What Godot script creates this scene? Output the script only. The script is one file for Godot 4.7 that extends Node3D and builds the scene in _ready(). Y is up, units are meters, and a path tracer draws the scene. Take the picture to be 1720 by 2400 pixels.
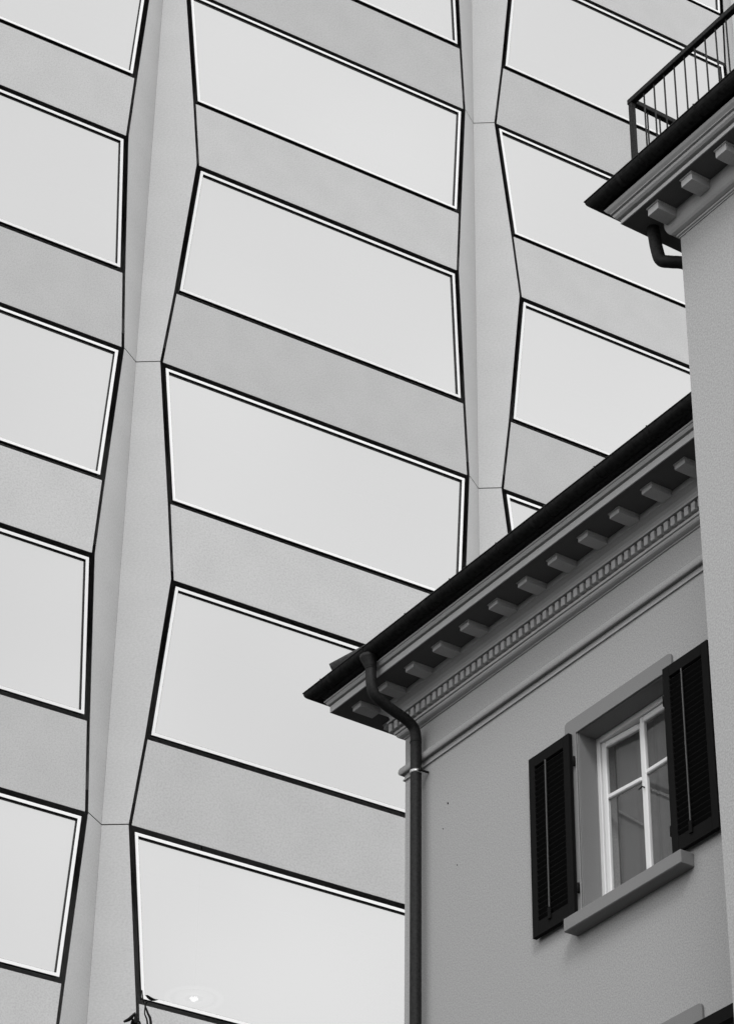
extends Node3D
# A street corner looked up at from the pavement: a pale office block with folded bays behind, two old
# stuccoed houses in front. World axes: x along the office front, y up, z out of it. Metres.

const BAY := 5.63821
const STOREY := 3.6
const TOP_LEVEL := 32.316          # height of fold level 0
const SPREAD := 1.45241            # how fast the pier faces open outwards
const DEPTH_EVEN := 0.19008
const DEPTH_ODD := 0.38040
const SILL_EVEN := 0.32028
const SILL_ODD := 0.26250
const GLASS_PART := 0.66335        # share of a storey that is window
const EYE := Vector3(-12.91050, 1.6, 27.70868)
const AXIS_X := Vector3(0.85285523, 0.01164911, 0.52201749)
const AXIS_Y := Vector3(-0.30541793, 0.82201388, 0.48063820)
const AXIS_Z := Vector3(-0.42350661, -0.56934830, 0.70461668)
const FOCAL := 6526.03             # in pixels of the 1720 x 2400 photograph

var M := {}
var taken := {}

# ---------------------------------------------------------------- small helpers
func grey(v: float) -> Color:
	return Color(v, v, v).linear_to_srgb()

func st_new(smooth := false) -> SurfaceTool:
	var st := SurfaceTool.new()
	st.begin(Mesh.PRIMITIVE_TRIANGLES)
	st.set_smooth_group(0 if smooth else -1)
	return st

func tri(st: SurfaceTool, a: Vector3, b: Vector3, c: Vector3) -> void:
	st.add_vertex(a); st.add_vertex(b); st.add_vertex(c)

func quad(st: SurfaceTool, a: Vector3, b: Vector3, c: Vector3, d: Vector3) -> void:
	tri(st, a, b, c); tri(st, a, c, d)

func box(st: SurfaceTool, lo: Vector3, hi: Vector3, xf := Transform3D.IDENTITY) -> void:
	var p: Array[Vector3] = []
	for i in 8:
		p.append(xf * Vector3(hi.x if i & 1 else lo.x, hi.y if i & 2 else lo.y, hi.z if i & 4 else lo.z))
	for f in [[4, 6, 7, 5], [0, 1, 3, 2], [0, 2, 6, 4], [1, 5, 7, 3], [2, 3, 7, 6], [0, 4, 5, 1]]:
		quad(st, p[f[0]], p[f[1]], p[f[2]], p[f[3]])

# a box whose edges are cut back by c, so that they catch the light
func soft_box(st: SurfaceTool, lo: Vector3, hi: Vector3, c: float, xf := Transform3D.IDENTITY) -> void:
	var mid := (lo + hi) * 0.5
	var h := (hi - lo) * 0.5
	var v := {}
	for sx in [-1, 1]:
		for sy in [-1, 1]:
			for sz in [-1, 1]:
				v[[sx, sy, sz, 0]] = xf * (mid + Vector3(sx * h.x, sy * (h.y - c), sz * (h.z - c)))
				v[[sx, sy, sz, 1]] = xf * (mid + Vector3(sx * (h.x - c), sy * h.y, sz * (h.z - c)))
				v[[sx, sy, sz, 2]] = xf * (mid + Vector3(sx * (h.x - c), sy * (h.y - c), sz * h.z))
	for s in [-1, 1]:
		var ring := [[1, 1], [1, -1], [-1, -1], [-1, 1]] if s > 0 else [[1, 1], [-1, 1], [-1, -1], [1, -1]]
		var q0: Array[Vector3] = []; var q1: Array[Vector3] = []; var q2: Array[Vector3] = []
		for r in ring:
			q0.append(v[[s, r[0], r[1], 0]]); q1.append(v[[r[1], s, r[0], 1]]); q2.append(v[[r[0], r[1], s, 2]])
		quad(st, q0[0], q0[1], q0[2], q0[3]); quad(st, q1[0], q1[1], q1[2], q1[3]); quad(st, q2[0], q2[1], q2[2], q2[3])
	for a in [-1, 1]:
		for b in [-1, 1]:
			quad(st, v[[a, b, -1, 0]], v[[a, b, 1, 0]], v[[a, b, 1, 1]], v[[a, b, -1, 1]])
			quad(st, v[[a, -1, b, 0]], v[[a, 1, b, 0]], v[[a, 1, b, 2]], v[[a, -1, b, 2]])
			quad(st, v[[-1, a, b, 1]], v[[1, a, b, 1]], v[[1, a, b, 2]], v[[-1, a, b, 2]])
			for s in [-1, 1]:
				tri(st, v[[a, b, s, 0]], v[[a, b, s, 1]], v[[a, b, s, 2]])

# a tube along points, a radius for each
func tube(st: SurfaceTool, pts: Array, rad: Array, sides := 12) -> void:
	var rings := []
	var up := Vector3(0.31, 0.17, 0.93).normalized()
	for i in pts.size():
		var d: Vector3 = (pts[mini(i + 1, pts.size() - 1)] - pts[maxi(i - 1, 0)]).normalized()
		var a := up.slide(d).normalized()
		var b := d.cross(a)
		up = a
		var ring: Array[Vector3] = []
		for k in sides:
			var t := TAU * k / sides
			ring.append(pts[i] + (a * cos(t) + b * sin(t)) * rad[i])
		rings.append(ring)
	for i in pts.size() - 1:
		for k in sides:
			var n := (k + 1) % sides
			quad(st, rings[i][k], rings[i + 1][k], rings[i + 1][n], rings[i][n])
	for k in sides:
		var n := (k + 1) % sides
		tri(st, pts[0], rings[0][k], rings[0][n])
		tri(st, pts[-1], rings[-1][n], rings[-1][k])

# a moulding: profile of (outwards, height), run along x at the front and round the corner at x = 0
func moulding(st: SurfaceTool, prof: Array, x_end: float, z_end: float) -> void:
	var n := prof.size()
	for i in n:
		var p: Vector2 = prof[i]; var q: Vector2 = prof[(i + 1) % n]
		quad(st, Vector3(-p.x, p.y, p.x), Vector3(-q.x, q.y, q.x), Vector3(x_end, q.y, q.x), Vector3(x_end, p.y, p.x))
		quad(st, Vector3(-p.x, p.y, z_end), Vector3(-q.x, q.y, z_end), Vector3(-q.x, q.y, q.x), Vector3(-p.x, p.y, p.x))

func smooth_line(pts: Array, per := 6) -> Array:
	var out := []
	for i in pts.size() - 1:
		var a: Vector3 = pts[maxi(i - 1, 0)]; var b: Vector3 = pts[i]
		var c: Vector3 = pts[i + 1]; var d: Vector3 = pts[mini(i + 2, pts.size() - 1)]
		for k in per:
			out.append(b.cubic_interpolate(c, a, d, float(k) / per))
	out.append(pts[-1])
	return out

func mesh_of(st: SurfaceTool, m: Material) -> ArrayMesh:
	st.generate_normals()
	var mesh := st.commit()
	mesh.surface_set_material(0, m)
	return mesh

func part_mesh(called: String, mesh: Mesh, parent: Node, at := Vector3.ZERO) -> MeshInstance3D:
	var o := MeshInstance3D.new()
	o.name = called
	o.mesh = mesh
	o.position = at
	parent.add_child(o, true)
	return o

func part(called: String, st: SurfaceTool, m: Material, parent: Node) -> MeshInstance3D:
	return part_mesh(called, mesh_of(st, m), parent)

func holder(called: String, parent: Node, at := Vector3.ZERO) -> Node3D:
	var o := Node3D.new()
	o.name = called
	o.position = at
	parent.add_child(o, true)
	return o

func tag(o: Node, label: String, category: String, group := "") -> void:
	o.set_meta("label", label)
	o.set_meta("category", category)
	if group != "":
		o.set_meta("group", group)

# a point in the place: the direction of a pixel of the photograph, followed for a distance over the ground
func along(px: float, py: float, dist: float) -> Vector3:
	var d := AXIS_X * ((px - 860.0) / FOCAL) - AXIS_Y * ((py - 1200.0) / FOCAL) - AXIS_Z
	return EYE + d * (dist / Vector2(d.x, d.z).length())

# ---------------------------------------------------------------- materials
func noise_image(sd: int, freq: float, octaves: int, lo: float, hi: float, size := 512) -> Image:
	var n := FastNoiseLite.new()
	n.seed = sd
	n.noise_type = FastNoiseLite.TYPE_SIMPLEX_SMOOTH
	n.frequency = freq
	n.fractal_octaves = octaves
	var im := n.get_seamless_image(size, size)
	im.convert(Image.FORMAT_RGB8)
	for y in size:
		for x in size:
			var v := clampf(lo + (hi - lo) * im.get_pixel(x, y).r, 0.0, 1.0)
			im.set_pixel(x, y, Color(v, v, v))
	return im

func speckle(im: Image, sd: int, count: int, dark: float) -> void:
	var rng := RandomNumberGenerator.new()
	rng.seed = sd
	for i in count:
		var c := im.get_pixel(0, 0)
		var p := Vector2i(rng.randi_range(0, im.get_width() - 1), rng.randi_range(0, im.get_height() - 1))
		c = im.get_pixelv(p)
		var k := 1.0 - dark * rng.randf()
		im.set_pixelv(p, Color(c.r * k, c.g * k, c.b * k))

func mat(called: String, v: float, rough: float, tex: Texture2D = null, metres := 1.0, nrm: Texture2D = null, bump := 1.0) -> StandardMaterial3D:
	var m := StandardMaterial3D.new()
	m.resource_name = called
	m.albedo_color = grey(v)
	m.roughness = rough
	if tex or nrm:
		m.uv1_triplanar = true
		m.uv1_world_triplanar = true
		m.uv1_scale = Vector3.ONE / metres
	if tex:
		m.albedo_texture = tex
	if nrm:
		m.normal_enabled = true
		m.normal_texture = nrm
		m.normal_scale = bump
	M[called] = m
	return m

func normal_tex(im: Image, strength: float) -> Texture2D:
	var c: Image = im.duplicate()
	c.bump_map_to_normal_map(strength)
	return ImageTexture.create_from_image(c)

func make_materials() -> void:
	var stucco := noise_image(5, 0.11, 3, 0.82, 1.04)
	speckle(stucco, 7, 900, 0.25)
	var stucco_t := ImageTexture.create_from_image(stucco)
	var stucco_n := normal_tex(stucco, 5.0)
	var cloud := noise_image(11, 0.006, 4, 0.975, 1.01)
	var grain := noise_image(17, 0.16, 2, 0.90, 1.05)
	for y in 512:
		for x in 512:
			var v: float = cloud.get_pixel(x, y).r * grain.get_pixel(x, y).r
			cloud.set_pixel(x, y, Color(v, v, v))
	var cloud_t := ImageTexture.create_from_image(cloud)
	var wear := noise_image(23, 0.03, 5, 0.35, 1.5)
	var wear_t := ImageTexture.create_from_image(wear)
	for i in 3:
		mat("pale_panel_%d" % i, [0.405, 0.411, 0.399][i], 0.62, cloud_t, [2.3, 2.9, 2.6][i])
	mat("pier_panel", 0.405, 0.6, cloud_t, 2.5)
	mat("white_frame", 0.66, 0.4)
	mat("rubber", 0.006, 0.9)
	mat("core_concrete", 0.30, 0.95)
	mat("plinth", 0.06, 0.8, cloud_t, 3.0)
	var glass := mat("coated_glass", 0.375, 0.03)
	glass.metallic = 0.8
	glass.transparency = BaseMaterial3D.TRANSPARENCY_ALPHA
	glass.albedo_color.a = 0.85
	mat("stucco", 0.385, 0.95, stucco_t, 0.9, stucco_n, 0.4)
	mat("stucco_light", 0.42, 0.95, stucco_t, 1.0, stucco_n, 0.4)
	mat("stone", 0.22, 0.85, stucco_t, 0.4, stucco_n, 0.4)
	mat("trim_paint", 0.42, 0.7, cloud_t, 0.9)
	mat("zinc", 0.014, 0.75, wear_t, 0.8).metallic_specular = 0.25
	mat("pipe_zinc", 0.017, 0.6, wear_t, 0.5).metallic_specular = 0.3
	mat("clamp_metal", 0.45, 0.35).metallic = 0.6
	mat("roof_tile", 0.03, 0.9, wear_t, 0.5)
	mat("shutter_paint", 0.006, 0.8).metallic_specular = 0.2
	mat("soffit_shade", 0.10, 0.8, cloud_t, 0.9).metallic_specular = 0.25  # darker than the trim, with eaves shade put into the colour
	mat("added_house_render", 0.07, 0.9, cloud_t, 2.0)
	mat("rod_metal", 0.035, 0.5)
	mat("white_paint", 0.66, 0.45)
	mat("iron", 0.022, 0.8, wear_t, 0.35).metallic_specular = 0.25
	var pane := mat("window_glass", 0.9, 0.0)
	pane.transparency = BaseMaterial3D.TRANSPARENCY_ALPHA
	pane.albedo_color.a = 0.04
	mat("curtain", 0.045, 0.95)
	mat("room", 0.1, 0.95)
	mat("asphalt", 0.045, 0.95, cloud_t, 1.4)
	mat("bark", 0.015, 0.95).metallic_specular = 0.2
	mat("leaf", 0.02, 0.9).metallic_specular = 0.2
	var shade := mat("lamp_shade", 0.3, 0.5)
	shade.emission_enabled = true
	shade.emission = Color(1, 1, 1)
	shade.emission_energy_multiplier = 0.25
	var bulb := mat("lamp_bulb", 0.8, 0.5)
	bulb.emission_enabled = true
	bulb.emission = Color(1, 1, 1)
	bulb.emission_energy_multiplier = 3.0

# ---------------------------------------------------------------- the office block
func fold(k: int) -> Array:
	# heights and depths of a storey that hangs from fold level k: fold, top of spandrel, next fold
	var even := posmod(k, 2) == 0
	return [0.0, DEPTH_EVEN if even else DEPTH_ODD, -STOREY * GLASS_PART, SILL_EVEN if even else SILL_ODD, -STOREY, DEPTH_ODD if even else DEPTH_EVEN]

# a four-cornered panel lying between two level lines; corners can be drawn in by distances
class Leaf:
	var o: Vector3; var v: Vector3; var n: Vector3
	var c: Array[Vector2] = []
	func _init(y0: float, d0: float, y1: float, d1: float, bay: float, spread: float) -> void:
		o = Vector3(0, y0, d0)
		var w := Vector3(0, y1 - y0, d1 - d0)
		v = w.normalized()
		n = Vector3(1, 0, 0).cross(-v)
		if n.z < 0: n = -n
		c = [Vector2(d0 * spread, 0), Vector2(bay - d0 * spread, 0), Vector2(bay - d1 * spread, w.length()), Vector2(d1 * spread, w.length())]
	func inset(top: float, right: float, bottom: float, left: float) -> Array[Vector2]:
		var off := [top, right, bottom, left]
		var lines := []
		for i in 4:
			var a: Vector2 = c[i]; var b: Vector2 = c[(i + 1) % 4]
			var d := (b - a).normalized()
			lines.append([a + Vector2(-d.y, d.x) * off[i], d])
		var out: Array[Vector2] = []
		for i in 4:
			var l: Array = lines[(i + 3) % 4]; var m: Array = lines[i]
			out.append(Geometry2D.line_intersects_line(l[0], l[1], m[0], m[1]))
		return out
	func at(p: Vector2, lift: float) -> Vector3:
		return o + Vector3(p.x, 0, 0) + v * p.y + n * lift

func slab(st: SurfaceTool, lf: Leaf, c: Array[Vector2], front: float, back: float, bevel := 0.0) -> void:
	var f: Array[Vector3] = []; var e: Array[Vector3] = []; var b: Array[Vector3] = []
	var mid := (c[0] + c[1] + c[2] + c[3]) / 4.0
	for p in c:
		var q := p + (mid - p).sign() * bevel
		f.append(lf.at(q, front)); e.append(lf.at(p, front - bevel)); b.append(lf.at(p, back))
	quad(st, f[0], f[1], f[2], f[3])
	for i in 4:
		var j := (i + 1) % 4
		if bevel > 0.0:
			quad(st, f[i], e[i], e[j], f[j])
		quad(st, e[i], b[i], b[j], e[j])
	quad(st, b[3], b[2], b[1], b[0])

func ring(st: SurfaceTool, lf: Leaf, oc: Array[Vector2], ic: Array[Vector2], front: float, back: float) -> void:
	for i in 4:
		var j := (i + 1) % 4
		quad(st, lf.at(oc[i], front), lf.at(oc[j], front), lf.at(ic[j], front), lf.at(ic[i], front))
		quad(st, lf.at(oc[i], front), lf.at(oc[i], back), lf.at(oc[j], back), lf.at(oc[j], front))
		quad(st, lf.at(ic[i], front), lf.at(ic[j], front), lf.at(ic[j], back), lf.at(ic[i], back))
		quad(st, lf.at(oc[i], back), lf.at(ic[i], back), lf.at(ic[j], back), lf.at(oc[j], back))

func office() -> void:
	var root := holder("office_building", self)
	tag(root, "tall pale office block with folded window bays and black shadow gaps", "building")
	const FIRST := -4; const LAST := 3       # bays run from crease FIRST to crease LAST
	const HIGH := -2; const LOW := 5         # fold levels
	var parts := []
	for par in 2:
		var f := fold(par)
		var win := Leaf.new(f[0], f[1], f[2], f[3], BAY, SPREAD)
		var oc := win.inset(0.082, 0.084, 0.080, 0.084)
		var ic := win.inset(0.126, 0.127, 0.123, 0.127)
		var gc := win.inset(0.130, 0.131, 0.127, 0.131)
		var st := st_new(); ring(st, win, oc, ic, 0.0, -0.007)
		var frame := mesh_of(st, M.white_frame)
		st = st_new(); ring(st, win, ic, gc, -0.004, -0.06)
		ring(st, win, win.inset(0.096, 0.10, 0.10, 0.10), win.inset(0.118, 0.119, 0.115, 0.119), -0.0075, -0.075)
		var gasket := mesh_of(st, M.rubber)
		st = st_new()
		quad(st, win.at(gc[0], -0.034), win.at(gc[1], -0.034), win.at(gc[2], -0.034), win.at(gc[3], -0.034))
		var pane := mesh_of(st, M.coated_glass)
		var sp := Leaf.new(f[2], f[3], f[4], f[5], BAY, SPREAD)
		var panels := []
		for i in 3:
			st = st_new(); slab(st, sp, sp.inset(0.0, 0.046, 0.0, 0.046), 0.0, -0.008, 0.002)
			panels.append(mesh_of(st, M["pale_panel_%d" % i]))
		parts.append([frame, gasket, pane, panels])
	# pier faces: each pair of storeys is one tall folded panel on either side of the crease
	var faces := []
	for s in [-1.0, 1.0]:
		var st := st_new()
		var a := fold(0); var b := fold(1)
		var outline := [[0.0, a[1]], [a[2], a[3]], [-STOREY, a[5]], [-STOREY + b[2], b[3]], [-2.0 * STOREY, b[5]]]
		var g := 0.008
		var back := Vector3(0, 0, -0.012)
		for i in 4:
			var y0: float = outline[i][0] - (g if i == 0 else 0.0)
			var y1: float = outline[i + 1][0] + (g if i == 3 else 0.0)
			var d0: float = outline[i][1]; var d1: float = outline[i + 1][1]
			var c0 := Vector3(s * 0.001, y0, 0); var c1 := Vector3(s * 0.001, y1, 0)
			var e0 := Vector3(s * d0 * SPREAD, y0, d0); var e1 := Vector3(s * d1 * SPREAD, y1, d1)
			quad(st, c0, e0, e1, c1)
			quad(st, c0 + back, c1 + back, e1 + back, e0 + back)
			quad(st, e0, e0 + back, e1 + back, e1)
			if i == 0: quad(st, c0, c0 + back, e0 + back, e0)
			if i == 3: quad(st, c1, e1, e1 + back, c1 + back)
		faces.append(mesh_of(st, M.pier_panel))
	var rng := RandomNumberGenerator.new()
	rng.seed = 41
	for b in range(FIRST, LAST):
		for k in range(HIGH, LOW + 1):
			var p: Array = parts[posmod(k, 2)]
			var at := Vector3(b * BAY, TOP_LEVEL - k * STOREY, 0)
			var w := holder("window", root, at)
			part_mesh("frame", p[0], w); part_mesh("gasket", p[1], w); part_mesh("pane", p[2], w)
			part_mesh("spandrel_panel", p[3][rng.randi_range(0, 2)], root, at)
	for b in range(FIRST, LAST + 1):
		for k in range(HIGH, LOW + 1, 2):
			for s in 2:
				if (b == FIRST and s == 0) or (b == LAST and s == 1): continue
				part_mesh("pier_panel", faces[s], root, Vector3(b * BAY, TOP_LEVEL - k * STOREY, 0))
	var x0 := FIRST * BAY; var x1 := LAST * BAY
	var y1 := TOP_LEVEL - HIGH * STOREY; var y0 := TOP_LEVEL - (LOW + 1) * STOREY
	var st := st_new(); box(st, Vector3(x0, 0, -12), Vector3(x1, y1 + 0.4, -1.7)); part("core", st, M.core_concrete, root)
	for k in range(HIGH, LOW + 2):
		var y := TOP_LEVEL - k * STOREY + 0.45
		st = st_new(); box(st, Vector3(x0 + 0.25, y, -1.698), Vector3(x1 - 0.25, y + 0.25, -0.05)); part("floor_slab", st, M.core_concrete, root)
	for x in [x0, x1 - 0.2]:
		st = st_new(); box(st, Vector3(x, y0, -1.695), Vector3(x + 0.2, y1, -0.06)); part("end_wall", st, M.plinth, root)
	st = st_new(); soft_box(st, Vector3(x0 - 0.1, y1 + 0.05, -1.69), Vector3(x1 + 0.1, y1 + 0.6, 0.42), 0.02); part("parapet", st, M.plinth, root)
	st = st_new(); soft_box(st, Vector3(x0, 0, -1.69), Vector3(x1, y0 - 0.02, 0.30), 0.02); part("plinth", st, M.plinth, root)  # unseen base, raised and darkened to cut light bounced up to the eaves
	# the lamp that shows through one window
	var lamp := holder("ceiling_lamp", self, Vector3(1.708, 16.245, -0.6))
	tag(lamp, "round lit ceiling lamp glowing faintly behind a lower office window", "lamp")
	st = st_new(true)
	for rr in [[0.37, 0.30, 0.0, 0.012], [0.24, 0.12, 0.004, 0.012]]:
		for i in 40:
			var a0 := TAU * i / 40; var a1 := TAU * (i + 1) / 40
			var d0 := Vector3(cos(a0), 0, sin(a0)); var d1 := Vector3(cos(a1), 0, sin(a1))
			var lo := Vector3(0, rr[2], 0); var hi := Vector3(0, rr[2] + rr[3], 0)
			quad(st, d0 * rr[0] + lo, d1 * rr[0] + lo, d1 * rr[1] + lo, d0 * rr[1] + lo)
			quad(st, d0 * rr[0] + hi, d0 * rr[1] + hi, d1 * rr[1] + hi, d1 * rr[0] + hi)
			quad(st, d0 * rr[0] + lo, d0 * rr[0] + hi, d1 * rr[0] + hi, d1 * rr[0] + lo)
			quad(st, d0 * rr[1] + lo, d1 * rr[1] + lo, d1 * rr[1] + hi, d0 * rr[1] + hi)
	part("shade_ring", st, M.lamp_shade, lamp)
	st = st_new(true); tube(st, [Vector3(0, 0.02, 0), Vector3(0, 0.0, 0), Vector3(0, -0.02, 0)], [0.05, 0.055, 0.03], 20); part("bulb", st, M.lamp_bulb, lamp)
	st = st_new(true); tube(st, [Vector3(0, 0.02, 0), Vector3(0, 18.366 - 16.245, 0)], [0.006, 0.006], 6); part("cord", st, M.rubber, lamp)
	st = st_new(); for i in 3: box(st, Vector3(0.0, 0.006, -0.006), Vector3(0.34, 0.014, 0.006), Transform3D(Basis(Vector3.UP, TAU * i / 3.0), Vector3.ZERO))
	part("spoke", st, M.rubber, lamp)
	var l := OmniLight3D.new()
	l.name = "lamp_glow"; l.light_energy = 0.02; l.omni_range = 30.0; l.omni_attenuation = 2.0; l.light_size = 0.08; l.shadow_enabled = true
	l.position = Vector3(0, -0.03, 0)
	lamp.add_child(l)

# ---------------------------------------------------------------- the old houses
func place_house(called: String, at: Vector3) -> Node3D:
	var root := holder(called, self, at)
	root.rotation.y = deg_to_rad(-87.5)      # local x runs along the front away from the office, z out of the front
	return root

func wall_with_holes(st: SurfaceTool, x0: float, x1: float, y0: float, y1: float, holes: Array, thick: float) -> void:
	var xs := [x0, x1]; var ys := [y0, y1]
	for h in holes:
		xs.append_array([h.position.x, h.end.x]); ys.append_array([h.position.y, h.end.y])
	xs.sort(); ys.sort()
	for i in xs.size() - 1:
		for j in ys.size() - 1:
			if xs[i + 1] - xs[i] < 1e-5 or ys[j + 1] - ys[j] < 1e-5: continue
			var c := Vector2((xs[i] + xs[i + 1]) / 2, (ys[j] + ys[j + 1]) / 2)
			var open := false
			for h in holes:
				if h.has_point(c): open = true
			if open: continue
			for z in [0.0, -thick]:
				quad(st, Vector3(xs[i], ys[j], z), Vector3(xs[i], ys[j + 1], z), Vector3(xs[i + 1], ys[j + 1], z), Vector3(xs[i + 1], ys[j], z))
	for r in holes + [Rect2(x0, y0, x1 - x0, y1 - y0)]:
		var c := [Vector2(r.position.x, r.position.y), Vector2(r.end.x, r.position.y), Vector2(r.end.x, r.end.y), Vector2(r.position.x, r.end.y)]
		for i in 4:
			var a: Vector2 = c[i]; var b: Vector2 = c[(i + 1) % 4]
			quad(st, Vector3(a.x, a.y, 0), Vector3(b.x, b.y, 0), Vector3(b.x, b.y, -thick), Vector3(a.x, a.y, -thick))

func gutter_profile(cx: float, cy: float, r: float) -> Array:
	var prof := []
	for i in 13:
		var t := PI * i / 12.0
		prof.append(Vector2(cx + r * cos(t), cy - r * sin(t)))
	prof.append(Vector2(cx - r + 0.004, cy + 0.01))
	for i in 13:
		var t := PI - PI * i / 12.0
		prof.append(Vector2(cx + (r - 0.005) * cos(t), cy - (r - 0.005) * sin(t)))
	prof.append(Vector2(cx + r - 0.006, cy + 0.012))
	prof.append(Vector2(cx + r + 0.004, cy + 0.013))
	prof.append(Vector2(cx + r + 0.007, cy + 0.004))
	return prof

func bracket_hooks(gut: Node, cx: float, cy: float, r: float, from: float, to: float, step: float) -> void:
	var x := from
	while x < to:
		var pts := []
		for i in 9:
			var t := PI * i / 8.0
			pts.append(Vector3(x, cy + 0.004 - (r + 0.004) * sin(t), cx + (r + 0.004) * cos(t)))
		pts.push_front(Vector3(x, cy + 0.016, cx + r + 0.006))
		var rad := []
		for p in pts: rad.append(0.006)
		var st := st_new(true); tube(st, pts, rad, 6); part("gutter_hook", st, M.zinc, gut)
		x += step

func gutter_joints(gut: Node, cx: float, cy: float, r: float, xs: Array) -> void:
	for x in xs:
		var st := st_new(true)
		for i in 12:
			var t0 := PI * i / 12.0; var t1 := PI * (i + 1) / 12.0
			var a := Vector2(cx + (r + 0.003) * cos(t0), cy - (r + 0.003) * sin(t0)); var b := Vector2(cx + (r + 0.003) * cos(t1), cy - (r + 0.003) * sin(t1))
			quad(st, Vector3(x, a.y, a.x), Vector3(x, b.y, b.x), Vector3(x + 0.035, b.y, b.x), Vector3(x + 0.035, a.y, a.x))
			for xx in [x, x + 0.035]:
				quad(st, Vector3(xx, a.y, a.x), Vector3(xx, b.y, b.x), Vector3(xx, b.y + 0.004 * sin(t1), b.x - 0.004 * cos(t1)), Vector3(xx, a.y + 0.004 * sin(t0), a.x - 0.004 * cos(t0)))
		part("joint_band", st, M.zinc, gut)

func shutter(house: Node3D, x0: float, x1: float, y0: float, y1: float) -> void:
	var sh := holder("shutter", house, Vector3(x0, y0, 0.022))
	var w := x1 - x0; var h := y1 - y0; var t := 0.036
	var st := st_new()
	soft_box(st, Vector3(0, 0, 0), Vector3(0.072, h, t), 0.003); part("stile", st, M.shutter_paint, sh)
	st = st_new(); soft_box(st, Vector3(w - 0.072, 0, 0), Vector3(w, h, t), 0.003); part("stile", st, M.shutter_paint, sh)
	for yy in [[0.0, 0.115], [h - 0.095, h]]:
		st = st_new(); soft_box(st, Vector3(0.0725, yy[0], 0.001), Vector3(w - 0.0725, yy[1], t - 0.001), 0.003); part("rail", st, M.shutter_paint, sh)
	st = st_new()
	soft_box(st, Vector3(0.0725, -0.026, -0.005), Vector3(w - 0.0725, 0.026, 0.005), 0.002, Transform3D(Basis(Vector3.RIGHT, 0.75), Vector3.ZERO))
	var slat := mesh_of(st, M.shutter_paint)
	var y := 0.135
	while y < h - 0.11:
		part_mesh("slat", slat, sh, Vector3(0, y, t * 0.5)); y += 0.047
	st = st_new(); soft_box(st, Vector3(w * 0.42, 0.17, t - 0.002), Vector3(w * 0.42 + 0.011, h - 0.10, t + 0.010), 0.002); part("tilt_rod", st, M.rod_metal, sh)
	st = st_new(); soft_box(st, Vector3(w * 0.42 - 0.012, 0.075, t - 0.001), Vector3(w * 0.42 + 0.022, 0.17, t + 0.012), 0.003); part("latch", st, M.shutter_paint, sh)

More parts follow.
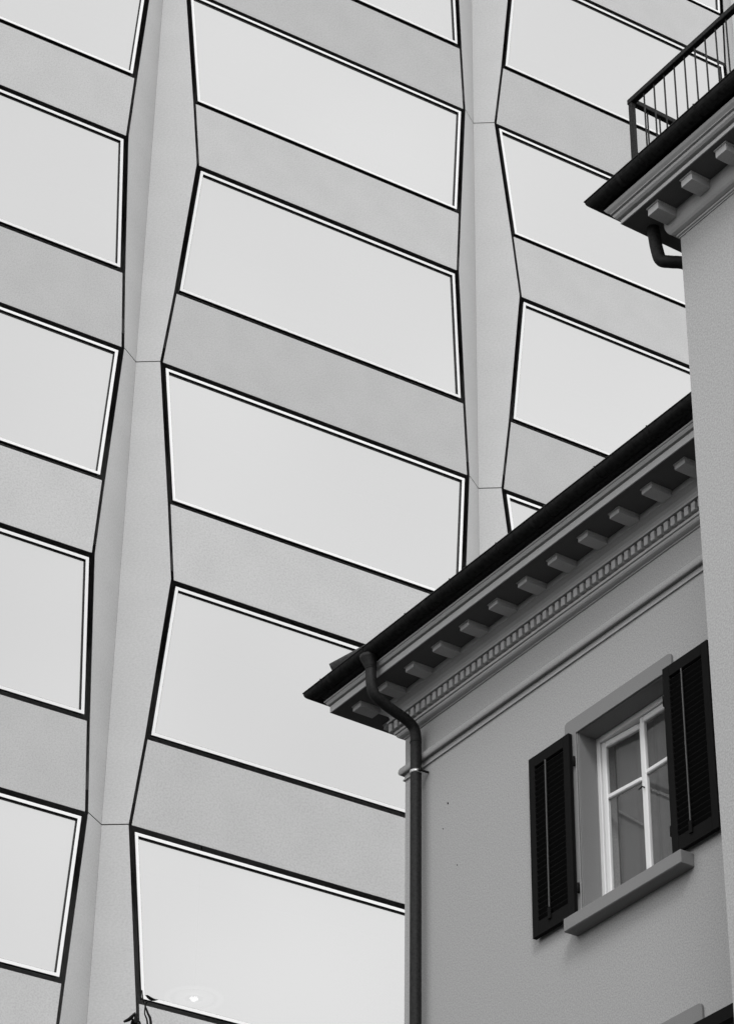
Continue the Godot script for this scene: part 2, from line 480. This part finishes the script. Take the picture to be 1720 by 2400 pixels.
func old_window(house: Node3D, x0: float, x1: float, y0: float, y1: float, lint0: float, lint1: float, full: bool) -> void:
	var w := holder("window", house)
	var st := st_new()
	# stone surround: lintel with rounded ears, jambs, then the sill
	var ly0 := y1 + 0.002; var ly1 := y1 + 0.147
	var out := [Vector2(lint0, ly0 - 0.10), Vector2(lint0, ly1 - 0.03), Vector2(lint0 + 0.009, ly1 - 0.009), Vector2(lint0 + 0.03, ly1), Vector2(lint1 - 0.03, ly1), Vector2(lint1 - 0.009, ly1 - 0.009), Vector2(lint1, ly1 - 0.03), Vector2(lint1, ly0 - 0.10), Vector2(x1 + 0.003, ly0 - 0.10), Vector2(x1 + 0.003, ly0), Vector2(x0 - 0.003, ly0), Vector2(x0 - 0.003, ly0 - 0.10)]
	var idx := Geometry2D.triangulate_polygon(PackedVector2Array(out))
	for i in range(0, idx.size(), 3):
		tri(st, Vector3(out[idx[i]].x, out[idx[i]].y, 0.018), Vector3(out[idx[i + 1]].x, out[idx[i + 1]].y, 0.018), Vector3(out[idx[i + 2]].x, out[idx[i + 2]].y, 0.018))
	for i in out.size():
		var a: Vector2 = out[i]; var b: Vector2 = out[(i + 1) % out.size()]
		quad(st, Vector3(a.x, a.y, 0.018), Vector3(a.x, a.y, -0.01), Vector3(b.x, b.y, -0.01), Vector3(b.x, b.y, 0.018))
	part("lintel", st, M.stone, w)
	for s in [[lint0 + 0.02, x0 - 0.003], [x1 + 0.003, lint1 - 0.02]]:
		st = st_new(); box(st, Vector3(s[0], y0 - 0.01, -0.01), Vector3(s[1], ly0 - 0.1005, 0.016)); part("jamb", st, M.stone, w)
	# bead round the opening
	for s in [x0 - 0.028, x1 + 0.014]:
		st = st_new(); soft_box(st, Vector3(s, y0, 0.017), Vector3(s + 0.014, y1 + 0.014, 0.029), 0.004); part("bead", st, M.stone, w)
	st = st_new(); soft_box(st, Vector3(x0 - 0.0135, y1 + 0.002, 0.019), Vector3(x1 + 0.0135, y1 + 0.016, 0.030), 0.004); part("bead", st, M.stone, w)
	st = st_new(); soft_box(st, Vector3(lint0 + 0.04, y0 - 0.118, -0.01), Vector3(lint1 + 0.095, y0 - 0.012, 0.12), 0.006); part("sill", st, M.stone, w)
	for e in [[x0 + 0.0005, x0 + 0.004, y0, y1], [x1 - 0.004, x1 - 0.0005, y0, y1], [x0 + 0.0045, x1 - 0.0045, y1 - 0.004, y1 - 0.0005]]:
		st = st_new(); box(st, Vector3(e[0], e[2], -0.145), Vector3(e[1], e[3], 0.012)); part("reveal_shade_lining", st, M.stone, w)  # linings added to darken the recess, its shade put into their tone
	if not full: return
	# the frame, two sashes (the first one ajar), their bars and panes
	var z := -0.15
	var fr := holder("frame", w)
	for e in [[x0 + 0.002, y0, x0 + 0.042, y1 - 0.002], [x1 - 0.042, y0, x1 - 0.002, y1 - 0.002], [x0 + 0.0425, y1 - 0.052, x1 - 0.0425, y1 - 0.002], [x0 + 0.0425, y0, x1 - 0.0425, y0 + 0.05]]:
		st = st_new(); soft_box(st, Vector3(e[0], e[1], z - 0.06), Vector3(e[2], e[3], z), 0.004); part_mesh("frame_bar", mesh_of(st, M.white_paint), fr)
	var mid := (x0 + x1) / 2.0
	for side in 2:
		var a0 := x0 + 0.046 if side == 0 else mid + 0.002
		var a1 := mid - 0.002 if side == 0 else x1 - 0.046
		var sash := holder("sash", w, Vector3(a0, 0, z - 0.012))
		if side == 0: sash.rotation.y = deg_to_rad(5.0)
		var ww := a1 - a0; var b0 := y0 + 0.054; var b1 := y1 - 0.056
		var by := y0 + 0.965
		for e in [[0.0, b0, 0.046, b1], [ww - 0.046, b0, ww, b1], [0.0465, b0, ww - 0.0465, b0 + 0.055], [0.0465, b1 - 0.05, ww - 0.0465, b1], [0.0465, by, ww - 0.0465, by + 0.038]]:
			st = st_new(); soft_box(st, Vector3(e[0], e[1], -0.036), Vector3(e[2], e[3], 0.0), 0.007); part("sash_bar", st, M.white_paint, sash)
		for e in [[b0 + 0.05, by + 0.005], [by + 0.033, b1 - 0.045]]:
			st = st_new(); quad(st, Vector3(0.042, e[0], -0.02), Vector3(0.042, e[1], -0.02), Vector3(ww - 0.042, e[1], -0.02), Vector3(ww - 0.042, e[0], -0.02)); part("pane", st, M.window_glass, sash)
		if side == 1:
			st = st_new(true); tube(st, [Vector3(0.022, by - 0.1, 0.0), Vector3(0.022, by - 0.1, 0.022), Vector3(-0.01, by - 0.115, 0.03)], [0.006, 0.006, 0.005], 8); part("handle", st, M.shutter_paint, sash)

func curtain(house: Node3D, x0: float, x1: float, y0: float, y1: float, z: float) -> void:
	var st := st_new(true)
	var n := 90
	var pts: Array[Vector3] = []
	for i in n + 1:
		var t := float(i) / n
		var x := lerpf(x0, x1, t)
		pts.append(Vector3(x, 0, z + 0.022 * sin(t * 47.0 + 1.3 * sin(t * 11.0)) + 0.012 * sin(t * 19.0)))
	for i in n:
		quad(st, pts[i] + Vector3(0, y0, 0), pts[i] + Vector3(0, y1, 0), pts[i + 1] + Vector3(0, y1, 0), pts[i + 1] + Vector3(0, y0, 0))
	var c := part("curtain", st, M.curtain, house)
	c.set_meta("label", "pale net curtain hanging in loose folds")

func eaves_house() -> void:
	var h := place_house("stuccoed_house", Vector3(-2.31347, 0, 10.74687))
	tag(h, "old stuccoed house with toothed cornice, bracketed eaves and dark shuttered window", "house")
	var X1 := 4.90; var D := -9.0
	var st := st_new()
	var holes := [Rect2(2.30, 10.62, 1.0, 1.51), Rect2(2.34, 7.834, 1.06, 1.51)]
	wall_with_holes(st, 0, X1, 0, 13.17, holes, 0.34); part("front_wall", st, M.stucco, h)
	st = st_new(); box(st, Vector3(0, 0, D), Vector3(0.34, 13.169, -0.342)); part("end_wall", st, M.stucco, h)
	st = st_new(); box(st, Vector3(0.342, 0, D), Vector3(X1, 13.168, D + 0.34)); part("back_wall", st, M.stucco, h)
	for y in [7.2, 9.95, 12.72]:
		st = st_new(); box(st, Vector3(0.343, y, D + 0.342), Vector3(X1 + 0.4, y + 0.22, -0.343)); part("floor_slab", st, M.room, h)
	st = st_new(); box(st, Vector3(0.343, 7.42, -4.2), Vector3(X1 + 0.4, 12.719, -4.0)); part("partition", st, M.room, h)
	# cornice, from the wall upwards
	st = st_new(); moulding(st, [Vector2(-0.02, 13.168), Vector2(0.012, 13.168), Vector2(0.012, 13.178), Vector2(0.030, 13.180), Vector2(0.046, 13.188), Vector2(0.055, 13.200), Vector2(0.057, 13.214), Vector2(0.070, 13.216), Vector2(0.070, 13.24), Vector2(-0.02, 13.24)], X1, D)
	part("bed_moulding", st, M.trim_paint, h)
	st = st_new(); moulding(st, [Vector2(-0.02, 13.2405), Vector2(0.030, 13.2405), Vector2(0.030, 13.329), Vector2(-0.02, 13.329)], X1, D); part("dentil_band", st, M.trim_paint, h)
	st = st_new(); soft_box(st, Vector3(-0.0235, -0.0375, -0.022), Vector3(0.0235, 0.0375, 0.048), 0.003)
	var dent := mesh_of(st, M.trim_paint)
	st = st_new(); soft_box(st, Vector3(-0.048, -0.0375, -0.0235), Vector3(0.022, 0.0375, 0.0235), 0.003)
	var dent_side := mesh_of(st, M.trim_paint)
	var x := -0.0815
	while x < X1 - 0.03:
		part_mesh("dentil", dent, h, Vector3(x, 13.2845, 0.0525)); x += 0.0785
	x = -0.005
	while x > -1.2:
		part_mesh("dentil", dent_side, h, Vector3(-0.0525, 13.2845, x)); x -= 0.0785
	st = st_new(); moulding(st, [Vector2(-0.02, 13.3295), Vector2(0.112, 13.3295), Vector2(0.112, 13.342), Vector2(0.098, 13.346), Vector2(0.094, 13.366), Vector2(0.100, 13.390), Vector2(0.116, 13.414), Vector2(0.142, 13.431), Vector2(0.160, 13.435), Vector2(0.160, 13.4865), Vector2(-0.02, 13.4865)], X1, D); part("cove_moulding", st, M.trim_paint, h)
	st = st_new(); moulding(st, [Vector2(-0.02, 13.487), Vector2(0.455, 13.487), Vector2(0.455, 13.546), Vector2(0.438, 13.548), Vector2(0.438, 13.560), Vector2(0.470, 13.560), Vector2(0.478, 13.572), Vector2(0.482, 13.578), Vector2(0.482, 13.584), Vector2(0.492, 13.588), Vector2(0.495, 13.598), Vector2(-0.02, 13.61)], X1, D); part("corona", st, M.trim_paint, h)
	st = st_new(); moulding(st, [Vector2(0.1605, 13.4835), Vector2(0.446, 13.4835), Vector2(0.446, 13.4865), Vector2(0.1605, 13.4865)], X1, D); part("soffit_board", st, M.soffit_shade, h)  # thin sheet whose dark tone carries part of the eaves shade
	st = st_new(); soft_box(st, Vector3(0, 13.436, 0.1605), Vector3(0.115, 13.4865, 0.355), 0.002); soft_box(st, Vector3(-0.008, 13.474, 0.1607), Vector3(0.123, 13.4863, 0.364), 0.002)
	var modil := mesh_of(st, M.trim_paint)
	st = st_new(); soft_box(st, Vector3(-0.355, 13.436, -0.115), Vector3(-0.1605, 13.483, 0.0), 0.002); soft_box(st, Vector3(-0.364, 13.471, -0.123), Vector3(-0.1607, 13.4828, 0.008), 0.002)
	var modil_side := mesh_of(st, M.trim_paint)
	for i in 14:
		var mx := -0.258 + 0.3835 * i
		if mx < X1 - 0.15: part_mesh("modillion", modil, h, Vector3(mx, 0, 0))
	for i in 4:
		part_mesh("modillion", modil_side, h, Vector3(0, 0, -0.02 - 0.3835 * i))
	# string course
	var prof := [Vector2(-0.02, 12.774), Vector2(0.014, 12.774), Vector2(0.015, 12.786), Vector2(0.004, 12.789), Vector2(0.004, 12.838), Vector2(0.024, 12.838), Vector2(0.028, 12.830)]
	for i in 6:
		var t := PI / 2 * i / 5.0
		prof.append(Vector2(0.030 + 0.013 * sin(t), 12.858 - 0.028 * cos(t)))
	prof.append_array([Vector2(0.040, 12.880), Vector2(0.032, 12.895), Vector2(0.020, 12.904), Vector2(-0.02, 12.906)])
	st = st_new(); moulding(st, prof, X1, D); part("string_course", st, M.stucco, h)
	# roof, hip and gutter
	st = st_new()
	var e := 0.56; var yr := 13.70; var k := 0.74
	moulding(st, [Vector2(-0.02, 13.611), Vector2(e - 0.06, 13.63), Vector2(e, yr), Vector2(-2.8, yr + k * (e + 2.8)), Vector2(-2.8, 13.62)], X1, D)
	part("roof", st, M.roof_tile, h)
	st = st_new(true)
	var hip := []
	var hr := []
	for i in 9:
		var s := 0.12 + i * 0.33
		hip.append(Vector3(-(e - s), yr + k * s + 0.10, e - s)); hr.append(0.075)
	tube(st, hip, hr, 12); part("hip_cap", st, M.roof_tile, h)
	st = st_new(); moulding(st, gutter_profile(0.558, 13.692, 0.062), X1, D)
	var gut := part("gutter", st, M.zinc, h)
	bracket_hooks(gut, 0.558, 13.692, 0.062, -0.35, X1, 0.62)
	gutter_joints(gut, 0.558, 13.692, 0.062, [-0.27, 1.12, 2.55, 3.96])
	# downpipe
	var dp := holder("downpipe", h)
	st = st_new(true); tube(st, [Vector3(0.27, 13.645, 0.558), Vector3(0.27, 13.62, 0.555), Vector3(0.272, 13.548, 0.536), Vector3(0.272, 13.53, 0.534)], [0.075, 0.072, 0.05, 0.05], 18); part("funnel", st, M.pipe_zinc, dp)
	var path := smooth_line([Vector3(0.272, 13.56, 0.535), Vector3(0.272, 13.43, 0.53), Vector3(0.272, 13.345, 0.518), Vector3(0.272, 13.28, 0.480), Vector3(0.272, 13.24, 0.40), Vector3(0.272, 13.207, 0.31), Vector3(0.272, 13.17, 0.195), Vector3(0.272, 13.121, 0.116), Vector3(0.273, 13.05, 0.088), Vector3(0.274, 12.9, 0.086)], 6)
	path.append(Vector3(0.276, 10.0, 0.086)); path.append(Vector3(0.278, 0.05, 0.086))
	var rad := []
	for p in path: rad.append(0.046)
	st = st_new(true); tube(st, path, rad, 20); part("pipe", st, M.pipe_zinc, dp)
	for y in [12.70, 9.7, 6.7, 3.7]:
		st = st_new(true); tube(st, [Vector3(0.274, y - 0.014, 0.086), Vector3(0.274, y + 0.014, 0.086)], [0.050, 0.050], 20); part("clamp", st, M.clamp_metal, dp)
		st = st_new(); soft_box(st, Vector3(0.318, y - 0.012, 0.075), Vector3(0.352, y + 0.012, 0.097), 0.003); soft_box(st, Vector3(0.326, y - 0.008, 0.0), Vector3(0.342, y + 0.008, 0.076), 0.002); part("clamp_lug", st, M.pipe_zinc, dp)
	for y in [12.98, 13.525]:
		st = st_new(true); tube(st, [Vector3(0.2725, y - 0.006, 0.086 if y < 13.2 else 0.5345), Vector3(0.2725, y + 0.006, 0.086 if y < 13.2 else 0.535)], [0.049, 0.049], 20); part("joint_ring", st, M.pipe_zinc, dp)
	# windows and shutters
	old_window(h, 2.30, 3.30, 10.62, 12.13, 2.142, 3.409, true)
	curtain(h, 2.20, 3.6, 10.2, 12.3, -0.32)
	shutter(h, 1.735, 2.235, 10.645, 12.148)
	shutter(h, 3.345, 3.848, 10.645, 12.148)
	for y in [10.85, 11.9]:
		for xx in [2.262, 3.318]:
			st = st_new(true); tube(st, [Vector3(xx, y - 0.04, 0.032), Vector3(xx, y + 0.04, 0.032)], [0.010, 0.010], 8); part("hinge", st, M.shutter_paint, h)
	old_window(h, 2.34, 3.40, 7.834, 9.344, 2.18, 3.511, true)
	shutter(h, 1.76, 2.27, 7.83, 9.345)
	shutter(h, 3.44, 3.95, 7.83, 9.345)
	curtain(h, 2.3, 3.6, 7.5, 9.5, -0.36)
	# small stains and plugged holes on the stucco
	for s in [[0.60, 12.30, 0.008], [0.53, 12.10, 0.004], [0.72, 11.70, 0.004]]:
		st = st_new(true); tube(st, [Vector3(s[0], s[1], -0.01), Vector3(s[0], s[1], 0.004)], [s[2], s[2]], 8); part("plug", st, M.shutter_paint, h)

func corner_house() -> void:
	var base := Vector3(-2.31347, 0, 10.74687) + Vector3(-0.99904822, 0, 0.04361939) + Vector3(0.04361939, 0, 0.99904822) * 4.92
	var h := place_house("corner_house", base)
	tag(h, "taller stuccoed house with bare wall, bracketed eaves and iron roof railing", "house")
	var X1 := 14.0; var D := -10.0
	var st := st_new(); box(st, Vector3(0, 0, -0.34), Vector3(X1, 14.663, 0)); part("front_wall", st, M.stucco_light, h)
	st = st_new(); box(st, Vector3(0, 0, D), Vector3(0.34, 14.662, -0.342)); part("end_wall", st, M.stucco_light, h)
	st = st_new(); box(st, Vector3(0.342, 0, D), Vector3(X1, 14.661, D + 0.34)); part("back_wall", st, M.stucco_light, h)
	st = st_new(); box(st, Vector3(X1 - 0.34, 0, D + 0.342), Vector3(X1 - 0.001, 14.66, -0.342)); part("side_wall", st, M.stucco_light, h)
	st = st_new(); moulding(st, [Vector2(-0.02, 14.664), Vector2(0.008, 14.664), Vector2(0.008, 14.674), Vector2(0.020, 14.678), Vector2(0.020, 14.692), Vector2(0.030, 14.694), Vector2(0.050, 14.704), Vector2(0.064, 14.722), Vector2(0.074, 14.748), Vector2(0.080, 14.785), Vector2(0.080, 14.8595), Vector2(-0.02, 14.8595)], X1, D); part("bed_moulding", st, M.trim_paint, h)
	st = st_new(); moulding(st, [Vector2(-0.02, 14.86), Vector2(0.30, 14.86), Vector2(0.30, 14.893), Vector2(0.282, 14.896), Vector2(0.282, 14.910), Vector2(0.318, 14.912), Vector2(0.334, 14.926), Vector2(0.340, 14.944), Vector2(0.330, 14.946), Vector2(0.330, 14.956), Vector2(0.352, 14.958), Vector2(0.352, 14.966), Vector2(0.372, 14.984), Vector2(0.384, 15.004), Vector2(-0.02, 15.01)], X1, D); part("corona", st, M.trim_paint, h)
	st = st_new(); moulding(st, [Vector2(0.0805, 14.8565), Vector2(0.292, 14.8565), Vector2(0.292, 14.8595), Vector2(0.0805, 14.8595)], X1, D); part("soffit_board", st, M.soffit_shade, h)  # same darkened sheet, eaves shade in its tone
	st = st_new(); soft_box(st, Vector3(0, 14.782, 0.0805), Vector3(0.115, 14.856, 0.25), 0.002); soft_box(st, Vector3(-0.008, 14.843, 0.0807), Vector3(0.123, 14.8558, 0.259), 0.002)
	var modil := mesh_of(st, M.trim_paint)
	for i in 36:
		part_mesh("modillion", modil, h, Vector3(-0.052 + 0.377 * i, 0, 0))
	st = st_new(); moulding(st, gutter_profile(0.412, 15.105, 0.068), X1, D)
	var gut := part("gutter", st, M.zinc, h)
	bracket_hooks(gut, 0.412, 15.105, 0.068, 0.15, X1, 0.62)
	gutter_joints(gut, 0.412, 15.105, 0.068, [-0.12, 1.3, 2.7])
	st = st_new(); moulding(st, [Vector2(-0.02, 15.012), Vector2(0.350, 15.012), Vector2(0.350, 15.09), Vector2(-0.02, 15.12)], X1, D); part("roof_edge", st, M.zinc, h)
	st = st_new(); box(st, Vector3(0.02, 15.00, D), Vector3(X1, 15.118, -0.02)); part("roof_terrace", st, M.roof_tile, h)
	# downpipe that swings round the corner
	var dp := holder("downpipe", h)
	var path := smooth_line([Vector3(-0.20, 14.97, 0.085), Vector3(-0.20, 14.80, 0.075), Vector3(-0.20, 14.66, 0.055), Vector3(-0.192, 14.575, 0.030), Vector3(-0.145, 14.548, -0.015), Vector3(-0.085, 14.53, -0.09), Vector3(-0.055, 14.48, -0.17), Vector3(-0.052, 14.38, -0.22)], 7)
	path.append(Vector3(-0.052, 0.05, -0.22))
	var rad := []
	for p in path: rad.append(0.047)
	st = st_new(true); tube(st, path, rad, 20); part("pipe", st, M.pipe_zinc, dp)
	# railing
	var rail := holder("railing", h)
	var zr := 0.10; var xr := -0.335; var top := 16.222
	st = st_new(); soft_box(st, Vector3(xr - 0.028, top - 0.048, zr - 0.024), Vector3(X1, top, zr + 0.024), 0.004); part("handrail", st, M.iron, rail)
	st = st_new(); soft_box(st, Vector3(xr - 0.023, top - 0.047, D), Vector3(xr + 0.023, top - 0.001, zr - 0.0245), 0.004); part("handrail", st, M.iron, rail)
	st = st_new(); soft_box(st, Vector3(xr - 0.020, 15.05, zr - 0.020), Vector3(xr + 0.020, top - 0.0485, zr + 0.020), 0.003); part("post", st, M.iron, rail)
	st = st_new(); soft_box(st, Vector3(xr + 0.0205, 15.17, zr - 0.016), Vector3(X1, 15.19, zr + 0.016), 0.002); part("bottom_rail", st, M.iron, rail)
	st = st_new(); soft_box(st, Vector3(xr - 0.015, 15.17, D), Vector3(xr + 0.015, 15.19, zr - 0.0205), 0.002); part("bottom_rail", st, M.iron, rail)
	st = st_new(true); tube(st, [Vector3(0, 15.19, 0), Vector3(0, top - 0.0485, 0)], [0.0068, 0.0068], 8)
	var bar := mesh_of(st, M.iron)
	var x := -0.188
	var n := 0
	while x < X1 - 0.1:
		n += 1
		if n % 22 == 0:
			st = st_new(); soft_box(st, Vector3(x - 0.02, 15.05, zr - 0.02), Vector3(x + 0.02, top - 0.0485, zr + 0.02), 0.003); part("post", st, M.iron, rail)
		else:
			part_mesh("bar", bar, rail, Vector3(x, 0, zr))
		x += 0.119
	var z := zr - 0.15
	while z > -4.0:
		part_mesh("bar", bar, rail, Vector3(xr, 0, z)); z -= 0.119

# ---------------------------------------------------------------- unseen houses added to block low sky light and darken the eaves
func added_street_house(at: Vector3, turn: float, length: float, height: float, label: String) -> void:
	var h := holder("added_street_house", self, at)
	h.rotation.y = turn
	tag(h, label, "house", "unseen houses added to block sky light")
	var st := st_new(); soft_box(st, Vector3(-length / 2, 0, -9), Vector3(length / 2, height, 0), 0.03); part("wall", st, M.added_house_render, h)
	st = st_new()
	var a := Vector3(-length / 2 - 0.4, height, 0.5); var b := Vector3(length / 2 + 0.4, height, 0.5)
	var c := Vector3(length / 2 + 0.4, height, -9.5); var d := Vector3(-length / 2 - 0.4, height, -9.5)
	var e := Vector3(-length / 2 + 3, height + 3.4, -4.5); var f := Vector3(length / 2 - 3, height + 3.4, -4.5)
	quad(st, a, e, f, b); quad(st, c, f, e, d); tri(st, b, f, c); tri(st, d, e, a); quad(st, a, b, c, d)
	part("roof", st, M.roof_tile, h)
	st = st_new(); soft_box(st, Vector3(-0.5, -0.8, 0.002), Vector3(0.5, 0.8, 0.05), 0.01)
	var win := mesh_of(st, M.zinc)
	var n := int(length / 3.2)
	for i in n:
		for j in int(height / 3.1):
			part_mesh("window", win, h, Vector3((i - (n - 1) / 2.0) * 3.2, 2.0 + j * 3.1, 0))

# ---------------------------------------------------------------- the young tree whose tips reach into the picture
func sapling() -> void:
	var foot := Vector3(-8.93, 0, 19.64)
	var t := holder("young_tree", self, foot)
	tag(t, "bare thin twigs with a few dark leaves in front of the office", "tree")
	var rng := RandomNumberGenerator.new()
	rng.seed = 77
	var P := func(x: float, y: float) -> Vector3: return along(x, y, 9.0) - foot
	var st := st_new(true)
	var trunk := [Vector3(0, 0, 0), Vector3(0.03, 1.5, 0.01), Vector3(-0.02, 3.2, 0.03), Vector3(0.01, 4.6, 0.0), P.call(349, 2470)]
	tube(st, smooth_line(trunk), _taper(smooth_line(trunk).size(), 0.055, 0.010), 10)
	part("trunk", st, M.bark, t)
	var limbs := [
		[P.call(349, 2470), P.call(354, 2398), P.call(346, 2372), P.call(341, 2356), P.call(349, 2345)],
		[P.call(349, 2470), P.call(346, 2398), P.call(340, 2376), P.call(340.5, 2358)],
		[P.call(340.5, 2358), P.call(336, 2344), P.call(333, 2321)],
		[P.call(336, 2344), P.call(328, 2332)],
		[P.call(330, 2470), P.call(330, 2402), P.call(322, 2392), P.call(326, 2387)],
		[P.call(318, 2400), P.call(318, 2378), P.call(303, 2388), P.call(291, 2395)]]
	var thick := [[0.006, 0.0018], [0.004, 0.0018], [0.0016, 0.0026], [0.0016, 0.0008], [0.004, 0.0012], [0.007, 0.004]]
	for i in limbs.size():
		var line := smooth_line(limbs[i])
		st = st_new(true); tube(st, line, _taper(line.size(), thick[i][0], thick[i][1]), 7); part("twig", st, M.bark, t)
	for i in 12:
		var y := rng.randf_range(2.4, 4.6)
		var a := rng.randf_range(0, TAU)
		var l := rng.randf_range(0.3, 0.65)
		var b := Vector3(0, y, 0.01)
		var line := [b, b + Vector3(cos(a) * l * 0.5, 0.16, sin(a) * l * 0.5), b + Vector3(cos(a) * l, 0.45, sin(a) * l)]
		st = st_new(true); tube(st, smooth_line(line), _taper(13, 0.012, 0.003), 7); part("limb", st, M.bark, t)
	# leaves: folded blades, curled at the tip
	_blade(t, P.call(341, 2333), P.call(373, 2343), 0.016)
	_blade(t, P.call(319, 2371), P.call(291, 2397), 0.012)
	_blade(t, P.call(312, 2386), P.call(316, 2412), 0.022)
	for i in 40:
		var y := rng.randf_range(2.6, 4.9)
		var a := rng.randf_range(0, TAU)
		var p := Vector3(cos(a), 0, sin(a)) * rng.randf_range(0.1, 0.6) + Vector3(0, y, 0)
		_blade(t, p, p + Vector3(rng.randf_range(-1, 1), rng.randf_range(-0.8, 0.2), rng.randf_range(-1, 1)).normalized() * 0.07, 0.018)

func _taper(n: int, a: float, b: float) -> Array:
	var r := []
	for i in n: r.append(lerpf(a, b, float(i) / maxi(n - 1, 1)))
	return r

func _blade(t: Node3D, a: Vector3, b: Vector3, half: float) -> void:
	var st := st_new()
	var d := (b - a)
	var side := d.cross(Vector3(0.3, 1, 0.4)).normalized()
	var up := side.cross(d).normalized()
	var n := 6
	for i in n:
		var t0 := float(i) / n; var t1 := float(i + 1) / n
		var w0 := half * sin(PI * pow(t0, 0.7)); var w1 := half * sin(PI * pow(t1, 0.7))
		var c0 := a + d * t0 - up * 0.012 * sin(PI * t0); var c1 := a + d * t1 - up * 0.012 * sin(PI * t1)
		for s in [-1.0, 1.0]:
			quad(st, c0, c1, c1 + side * s * w1 + up * w1 * 0.6, c0 + side * s * w0 + up * w0 * 0.6)
	part("leaf", st, M.leaf, t)

# ---------------------------------------------------------------- scene
func _ready() -> void:
	var cam := Camera3D.new()
	cam.name = "camera"
	cam.transform = Transform3D(Basis(AXIS_X, AXIS_Y, AXIS_Z), EYE)
	cam.fov = rad_to_deg(2.0 * atan(1200.0 / FOCAL))
	cam.far = 2000.0
	cam.current = true
	add_child(cam)
	var sky_m := ProceduralSkyMaterial.new()
	sky_m.sky_top_color = Color(0.86, 0.86, 0.86)
	sky_m.sky_horizon_color = Color(0.80, 0.80, 0.80)
	sky_m.sky_curve = 0.3
	sky_m.ground_bottom_color = Color(0.2, 0.2, 0.2)
	sky_m.ground_horizon_color = Color(0.3, 0.3, 0.3)
	sky_m.sun_angle_max = 1.0
	var layer := Image.create(512, 256, false, Image.FORMAT_RGBA8)
	var cn := FastNoiseLite.new()
	cn.seed = 9
	cn.frequency = 1.0
	cn.fractal_octaves = 4
	for y in 256:
		for x in 512:
			var el := PI * (0.5 - (y + 0.5) / 256.0)
			var az := TAU * (x + 0.5) / 512.0
			var d := Vector3(cos(el) * cos(az), sin(el), cos(el) * sin(az))
			var c := clampf(0.5 + 0.9 * cn.get_noise_3dv(d * 2.6), 0.0, 1.0)
			layer.set_pixel(x, y, Color(c, c, c, 1.0))
	sky_m.sky_cover = ImageTexture.create_from_image(layer)
	sky_m.sky_cover_modulate = Color(0.42, 0.42, 0.42, 1.0)
	var sky := Sky.new()
	sky.sky_material = sky_m
	var env := Environment.new()
	env.background_mode = Environment.BG_SKY
	env.sky = sky
	env.background_energy_multiplier = 1.0
	env.tonemap_mode = Environment.TONE_MAPPER_LINEAR
	env.tonemap_exposure = 2.7
	env.ambient_light_source = Environment.AMBIENT_SOURCE_SKY
	env.sdfgi_enabled = true
	env.ssao_enabled = true
	env.ssil_enabled = true
	var we := WorldEnvironment.new()
	we.name = "environment"
	we.environment = env
	add_child(we)
	var sun := DirectionalLight3D.new()
	sun.name = "sun"
	sun.light_energy = 0.2
	sun.light_angular_distance = 18.0
	sun.shadow_enabled = true
	sun.look_at_from_position(Vector3.ZERO, -Vector3(-0.42, 0.68, 0.62), Vector3.UP)
	add_child(sun)

	make_materials()
	var st := st_new()
	quad(st, Vector3(-600, 0, -600), Vector3(600, 0, -600), Vector3(600, 0, 600), Vector3(-600, 0, 600))
	var ground := part("ground", st, M.asphalt, self)
	ground.set_meta("kind", "structure")
	office()
	eaves_house()
	corner_house()
	sapling()
	added_street_house(Vector3(-26, 0, 26), PI / 2, 38.0, 9.0, "unseen dark house added to block sky light, facing the shuttered house")
	added_street_house(Vector3(-6, 0, 56), PI, 40.0, 18.0, "unseen dark house added to block sky light, facing the office block")
